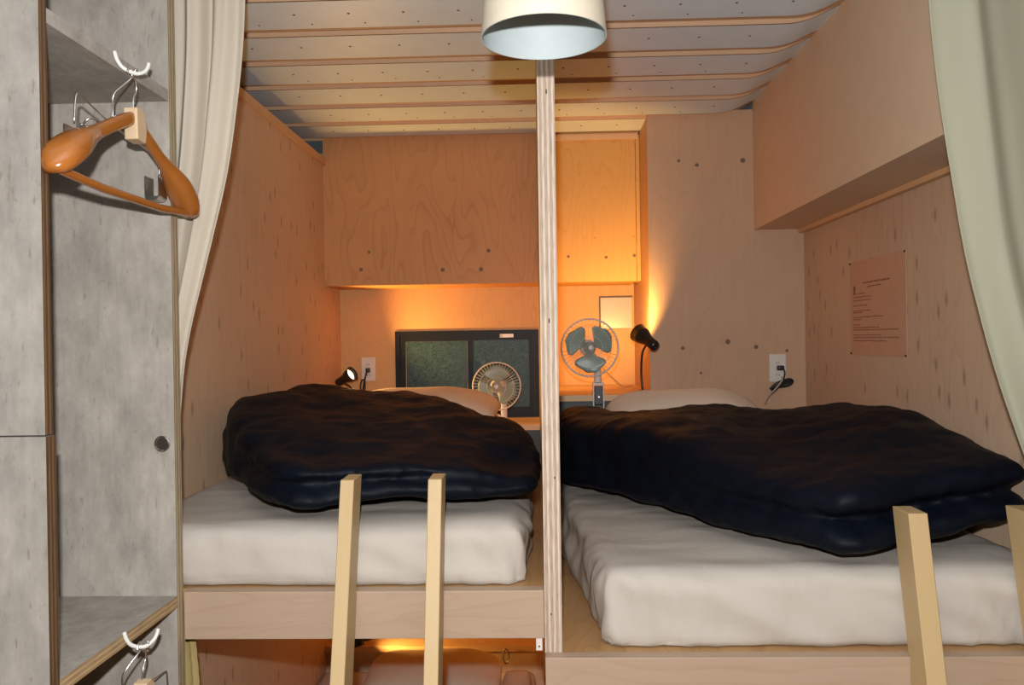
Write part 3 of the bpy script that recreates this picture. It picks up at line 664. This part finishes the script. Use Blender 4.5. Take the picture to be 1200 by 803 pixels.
curtain('curtain', 'pale green curtain drawn back at the right bunk', edgeR, edR2, -.85, .853, 1.50, .017, 1.9, 'curtain_r', 2.0)
yl = [(212, 740), (216, 752), (222, 765), (217, 775), (212, 790), (214, 803), (214, 900)]
eY = edge([(222, 742), (224, 755), (234, 768), (228, 778), (224, 790), (230, 803), (230, 1000)], 1.66)
curtain('curtain', 'yellowish curtain edge tucked under the left bunk rail', lambda z: -.80, eY, -1.3, -.60, 1.66, .008, 3, 'curtain_y', .4, nu=60, nv=70)

# ------------------------------------------------------------------ pendant lamp (unlit)
pdx, pdy = .008 + (636.5 - 630 + 5.9) * 1.156 / F - .008, 1.156
pz = .428
pdt = thing('pendant_lamp', 'unlit cream pendant lamp shade hanging in front of the divider post', 'lamp', (pdx, pdy, pz))
Rr = .0895; Rt = .076; Hh = .155
build(MB().lathe([(Rr, 0), (Rt, Hh), (.012, Hh + .004), (.012, Hh + .0015), (Rt - .0018, Hh - .002), (Rr - .0018, 0), (Rr, 0)], (pdx, pdy, pz), (0, 0, 1), 72, cap=False), 'lamp_shade', 'shade_out', pdt, smooth=True, sharp=40)
sh = pdt.children[0]; sh.data.materials.append(M['shade_in'])
for f in sh.data.polygons:
    c = f.center; rad = math.hypot(c.x, c.y); n_ = f.normal
    if n_.x * c.x + n_.y * c.y < -1e-6 and abs(n_.z) < .6 or n_.z < -.5: f.material_index = 1
sh.data.update()
build(MB().lathe([(.005, 0), (.019, .004), (.019, .045), (.008, .052)], (pdx, pdy, pz + Hh - .052), (0, 0, 1), 24), 'socket', 'plate', pdt, smooth=True, sharp=40)
build(MB().lathe([(.003, 0), (.012, .003), (.020, .012), (.022, .022), (.014, .034), (.012, .040)], (pdx, pdy, pz + Hh - .090), (0, 0, 1), 24), 'bulb', 'coldbulb', pdt, smooth=True)
build(MB().tube([(pdx, pdy, pz + Hh - .001), (pdx, pdy, CEIL + .016)], .0028, 8), 'cord', 'hookwhite', pdt, smooth=True)

# ------------------------------------------------------------------ clip fans
def fan(label, c, Rc, spin, base_z, stem_dx, kind, turn=0):
    t = thing('clip_fan', label, 'fan', (c[0] + stem_dx, c[1], base_z), 'small white clip fans')
    ax = Vector((math.sin(turn), -math.cos(turn), 0)); u = Vector((math.cos(turn), math.sin(turn), 0)); w = Vector((0, 0, 1)); C_ = Vector(c)
    P = lambda r_, a, h: C_ + (u * math.cos(a) + w * math.sin(a)) * r_ + ax * h
    mb = MB()
    mb.tube([P(Rc, 2 * PI * i / 48, 0) for i in range(48)], .0032, 6, closed=True)
    for rr, hh in ((.72, .022), (.40, .029)):
        mb.tube([P(Rc * rr, 2 * PI * i / 40, hh) for i in range(40)], .0009, 4, closed=True)
    nw = 44
    for i in range(nw):
        a = 2 * PI * i / nw
        mb.tube([P(Rc, a, .0), P(Rc * .93, a, .012), P(Rc * .72, a, .022), P(Rc * .40, a, .029), P(Rc * .09, a, .030)], .00042, 4)
        mb.tube([P(Rc, a, .0), P(Rc * .93, a, -.012), P(Rc * .6, a, -.024), P(Rc * .28, a, -.027)], .0006, 4)
    build(mb, 'cage', 'fanwhite', t, smooth=True)
    build(MB().lathe([(Rc * .085, 0), (Rc * .085, .002), (Rc * .05, .003)], P(0, 0, .029), ax, 24), 'cage_badge', 'fanwhite', t, smooth=True, sharp=40)
    build(MB().lathe([(Rc * .10, -.02), (Rc * .21, -.012), (Rc * .21, .004), (Rc * .10, .010)], P(0, 0, 0), ax, 24), 'hub', 'blade', t, smooth=True)
    for k in range(3):
        a0 = spin + k * 2 * PI / 3; vs = []; nn = 12; mm = 8
        for j in range(mm + 1):
            v = j / mm; r_ = Rc * (.14 + .74 * v); half = (.34 + .58 * math.sin(min(1, v * 1.15) * PI * .62) ** 1.1) * (1 if v < .78 else math.sqrt(max(.02, 1 - ((v - .78) / .225) ** 2)))
            for i in range(nn + 1):
                s_ = i / nn - .5; a = a0 + half * s_ * 1.9 + .10 * v
                vs.append(P(r_, a, -.008 + .016 * s_))
        fs = [(j * (nn + 1) + i, j * (nn + 1) + i + 1, (j + 1) * (nn + 1) + i + 1, (j + 1) * (nn + 1) + i) for j in range(mm) for i in range(nn)]
        b_ = build(MB().add(vs, fs), 'blade', 'blade', t, smooth=True); s2 = b_.modifiers.new('thickness', 'SOLIDIFY'); s2.thickness = .0016
    build(MB().lathe([(.010, -.085), (.026, -.080), (.030, -.06), (.030, -.036), (.020, -.028)], P(0, 0, 0), ax, 24), 'motor_housing', 'fanwhite', t, smooth=True)
    sx, sy = c[0] + stem_dx, c[1] + .045
    build(MB().tube([P(0, 0, -.055), (sx, sy - .0, c[2] - Rc * .7), (sx, sy - .01, base_z + (.045 if kind == 'clamp' else .002))], [.012, .0135, .0145], 14), 'neck', 'fanwhite', t, smooth=True, sharp=50)
    yc = sy - .01
    if kind == 'clamp':
        # spring clamp biting the shelf edge
        g = MB().box(sx - .021, sx + .021, yc - .030, yc + .030, base_z + .002, base_z + .012, bev=.002)
        g.box(sx - .021, sx - .016, yc - .034, yc - .012, base_z - .050, base_z + .046, bev=.0015); g.box(sx + .016, sx + .021, yc - .034, yc - .012, base_z - .050, base_z + .046, bev=.0015)
        g.box(sx - .018, sx + .018, yc - .030, yc + .02, base_z + .036, base_z + .046, bev=.002)
        cl = build(g, 'clamp', 'fanwhite', t)
        build(MB().box(sx - .0145, sx + .0145, yc - .034, yc - .020, base_z - .034, base_z + .034, bev=.002), 'clamp_pad', 'black', cl)
        build(MB().lathe([(.0045, 0), (.0045, .014), (.003, .016)], (sx, yc - .033, base_z - .005), (0, -1, 0), 12), 'clamp_screw', 'chrome', cl)
    else:
        build(MB().lathe([(.024, 0), (.024, .004), (.016, .012)], (sx, yc, base_z + .001), (0, 0, 1), 24), 'foot', 'fanwhite', t, smooth=True, sharp=40)
        build(MB().lathe([(.010, 0), (.010, .018), (.007, .02)], (sx - .045, yc + .01, base_z + .034), (1, -.2, 0), 12), 'switch_knob', 'black', t)
        build(MB().tube(bez([(sx - .06, yc, base_z + .008), (sx - .04, yc, base_z + .03), (sx - .012, yc, base_z + .02)], 10), .006, 8), 'arm', 'fanwhite', t, smooth=True)
    return t
cL = spot(582, 453, 3.44); fan('smaller white clip fan with grey-green blades before the dark window', cL, .1015, PI / 2 - .1, -.351, .028, 'foot')
cR = spot(690.6, 407.5, 3.0); fan('white clip fan with green blades clamped on the right shelf', (cR[0], 2.985, cR[2]), .1055, PI / 6 - .03, -.210, .030, 'clamp', turn=.1)
cdp = bez([(.215, 3.06, -.06), (.26, 3.25, -.12), (.33, 3.4, -.185), (.36, 3.45, -.2065), (.40, 3.5, -.2065)], 24)
o = build(MB().tube(cdp, .0022, 6), 'fan_cord', 'cord_grey', smooth=True); tag(o, 'thin pale cord trailing from the right clip fan', 'cord')

# ------------------------------------------------------------------ reading lamps
def reading_lamp(label, base, neck, head, aim, power, lit_c=(1, .53, .14), k=1.0, cone=150):
    t = thing('reading_lamp', label, 'lamp', base, 'small black reading lamps')
    build(MB().lathe([(.028, 0), (.028, .008), (.010, .014)], base, (0, 0, 1), 24), 'base', 'lampblack', t, smooth=True, sharp=40)
    build(MB().tube(bez([(base[0], base[1], base[2] + .01)] + neck, 24), .0042, 8), 'gooseneck', 'lampblack', t, smooth=True)
    a = Vector(aim).normalized(); h = Vector(head)
    pr_ = [(.004, -.050), (.0135, -.047), (.0155, -.040), (.0155, -.018), (.0175, -.006), (.024, .012), (.029, .036), (.0275, .036), (.0225, .013), (.015, .000), (.002, -.002)]
    build(MB().lathe([(r_ * k, q * k) for r_, q in pr_], h, a, 36, cap=False), 'lamp_shade', 'lampblack', t, smooth=True)
    build(MB().lathe([(.003 * k, .0), (.010 * k, .002 * k), (.0195 * k, .014 * k), (.0215 * k, .020 * k), (.016 * k, .024 * k), (.003 * k, .0255 * k)], h, a, 24), 'bulb', 'bulb', t, smooth=True)
    p = h + a * .034 * k
    l = light('reading_lamp_light', 'SPOT', (p.x, p.y, p.z + CZ), power, lit_c, .012)
    l.data.spot_size = math.radians(cone); l.data.spot_blend = .6
    l.rotation_mode = 'QUATERNION'; l.rotation_quaternion = a.to_track_quat('-Z', 'Y')
    return t
hl_ = spot(404, 443, 3.50)
reading_lamp('lit black reading lamp facing out beside the left window', (hl_[0] + .03, 3.56, -.351), [(hl_[0] + .045, 3.55, -.27), (hl_[0] + .015, 3.52, -.20), (hl_[0] - .012, 3.50, hl_[2] - .022)], hl_, (.80, -.34, .46), 27, k=1.12, cone=136)
hr_ = spot(756, 397, 3.05)
reading_lamp('lit black gooseneck lamp turned away to the right recess', (hr_[0] - .012, 3.07, -.210), [(hr_[0] - .016, 3.07, -.13), (hr_[0] - .012, 3.06, -.06), (hr_[0] + .004, 3.05, hr_[2] - .018)], hr_, (-.50, .72, .50), 17, k=1.3)
hb_ = spot(413, 757, 3.20)
reading_lamp('dark reading lamp glowing in the lower bunk', (hb_[0], 3.42, -1.262), [(hb_[0] - .01, 3.40, -1.22), (hb_[0] - .01, 3.30, -1.20), (hb_[0], 3.20, hb_[2] - .01)], hb_, (.6, .35, .35), 14)

# ------------------------------------------------------------------ outlets, cords, plate, notice
def outlet(label, c, yf):
    w, h = .064, .108
    t = build(MB().box(c[0] - w / 2, c[0] + w / 2, yf - .007, yf - .0005, c[2] - h / 2, c[2] + h / 2, bev=.002), 'wall_outlet', 'plate'); tag(t, label, 'outlet', 'white wall outlets')
    for dz in (.022, -.004, -.026):
        s_ = build(MB().box(c[0] - .011, c[0] + .011, yf - .0085, yf - .0071, c[2] + dz - .009, c[2] + dz + .009, bev=.0006), 'socket', 'plate', t)
        for dx in (-.0045, .0045): build(MB().box(c[0] + dx - .0008, c[0] + dx + .0008, yf - .0089, yf - .0084, c[2] + dz - .004, c[2] + dz + .004), 'slot', 'dark', s_)
    return t
oL = spot(431, 433, YB); outlet('white wall outlet beside the left reading lamp', oL, YB)
oR = spot(908, 431, YP); outlet('white wall outlet above the right bunk pillow', oR, YP)
def cord(name, mb, label, mat='black'):
    o = build(mb, name, mat, smooth=True); return tag(o, label, 'cord')
x, y, z = oL
mb = MB().box(x - .008, x + .010, YB - .034, YB - .0095, z - .014, z + .006, bev=.003)
mb.tube(bez([(x - .004, YB - .03, z - .012), (x - .010, YB - .04, z - .045), (x - .016, YB - .06, z - .10), (x - .02, YB - .10, z - .218)], 20), .004, 8)
mb.tube(bez([(x - .022, YB - .05, z - .046), (x - .026, YB - .06, z - .08), (x - .018, YB - .08, z - .14), (x - .006, YB - .07, z - .10), (x - .006, YB - .06, z - .05), (x - .022, YB - .05, z - .046)], 30), .0035, 8)
cord('power_cord', mb, 'black plug and bundled cord at the left window outlet')
x, y, z = oR
mb = MB().box(x - .006, x + .018, YP - .034, YP - .0095, z - .008, z + .010, bev=.003)
mb.tube(bez([(x + .014, YP - .03, z), (x + .019, YP - .032, z - .02), (x + .010, YP - .04, z - .045), (x - .010, YP - .05, z - .070), (x - .045, YP - .06, z - .098)], 24), .0035, 8)
for q in range(4):
    e_ = .004 * q
    mb.tube(bez([(x - .040 + e_, YP - .035, z - .078 - e_), (x - .015, YP - .04 - e_, z - .055 - e_), (x + .030, YP - .045, z - .040 - e_), (x + .048 - e_, YP - .04, z - .052), (x + .030, YP - .035 - e_, z - .068 + e_), (x - .010, YP - .035, z - .074 + e_), (x - .040 + e_, YP - .035, z - .078 - e_)], 36), .0032, 6)
cord('power_cord', mb, 'black plug and coiled cord at the right bunk outlet')
mb = MB().tube(bez([(x + .002, YP - .052, z - .030), (x + .0, YP - .056, z - .046), (x - .02, YP - .064, z - .070), (x - .06, YP - .085, z - .105), (x - .085, YP - .13, z - .125)], 24), .0032, 8)
cord('power_cord', mb, 'grey cord running from right outlet down behind the duvet', 'cord_grey')
c = spot(721.5, 367, YB)
t = build(MB().box(c[0] - .071, c[0] + .071, YB - .012, YB - .0005, c[2] - .070, c[2] + .070, bev=.0015), 'cover_plate', 'coverplate'); tag(t, 'blank pale square cover plate in the right recess', 'cover plate')
build(MB().box(c[0] - .074, c[0] + .074, YB - .014, YB - .0005, c[2] + .0705, c[2] + .0745), 'plate_rim', 'cabinet', t)
build(MB().box(c[0] - .0745, c[0] - .0715, YB - .014, YB - .0005, c[2] - .070, c[2] + .070), 'plate_rim', 'cabinet', t)
# notice pinned on the right wall
py0, py1, nz0, nz1 = 2.310, 2.716, -.066, .236
nt_ = build(MB().box(XR - .0022, XR - .0008, py0, py1, nz0, nz1), 'paper_notice', 'paper'); tag(nt_, 'buff paper notice with printed lines pinned on the right wall', 'notice')
mb = MB()
def words(y_start, y_end, z_, h_):
    y_ = y_start
    while y_ > y_end:
        L_ = random.uniform(.008, .026); y2 = max(y_end, y_ - L_)
        zz = z_ + random.uniform(-.0006, .0006)
        mb.box(XR - .0026, XR - .00215, y2, y_, zz - h_ / 2, zz + h_ / 2); y_ = y2 - random.uniform(.003, .005)
W = py1 - py0; Y = lambda f: py1 - W * f; Z = lambda f: nz1 - (nz1 - nz0) * f
words(Y(.26), Y(.74), Z(.24), .0050); words(Y(.34), Y(.60), Z(.285), .0035)
for f, e_ in ((.35, .30), (.385, .42), (.42, .42), (.475, .34), (.53, .40), (.55, .24), (.60, .62), (.625, .22), (.68, .20), (.71, .55), (.735, .88), (.79, .58), (.815, .88), (.85, .68)):
    words(Y(.06), Y(e_), Z(f), .0028)
build(mb, 'printed_text', 'ink', nt_)['kind'] = 'stuff'
em = MB().lathe([(.008, 0), (.008, .0004)], (XR - .0022, Y(.09), Z(.285)), (-1, 0, 0), 16); em.box(XR - .0027, XR - .0022, Y(.10), Y(.075), Z(.35), Z(.29))
build(em, 'printed_emblem', 'ink', nt_)
for yy in (py0 + .004, py1 - .004):
    for zz in (nz0 + .004, nz1 - .004): build(MB().lathe([(.0032, 0), (.0028, .003), (.001, .004)], (XR - .0022, yy, zz), (-1, 0, 0), 10), 'pin', 'dark', nt_)
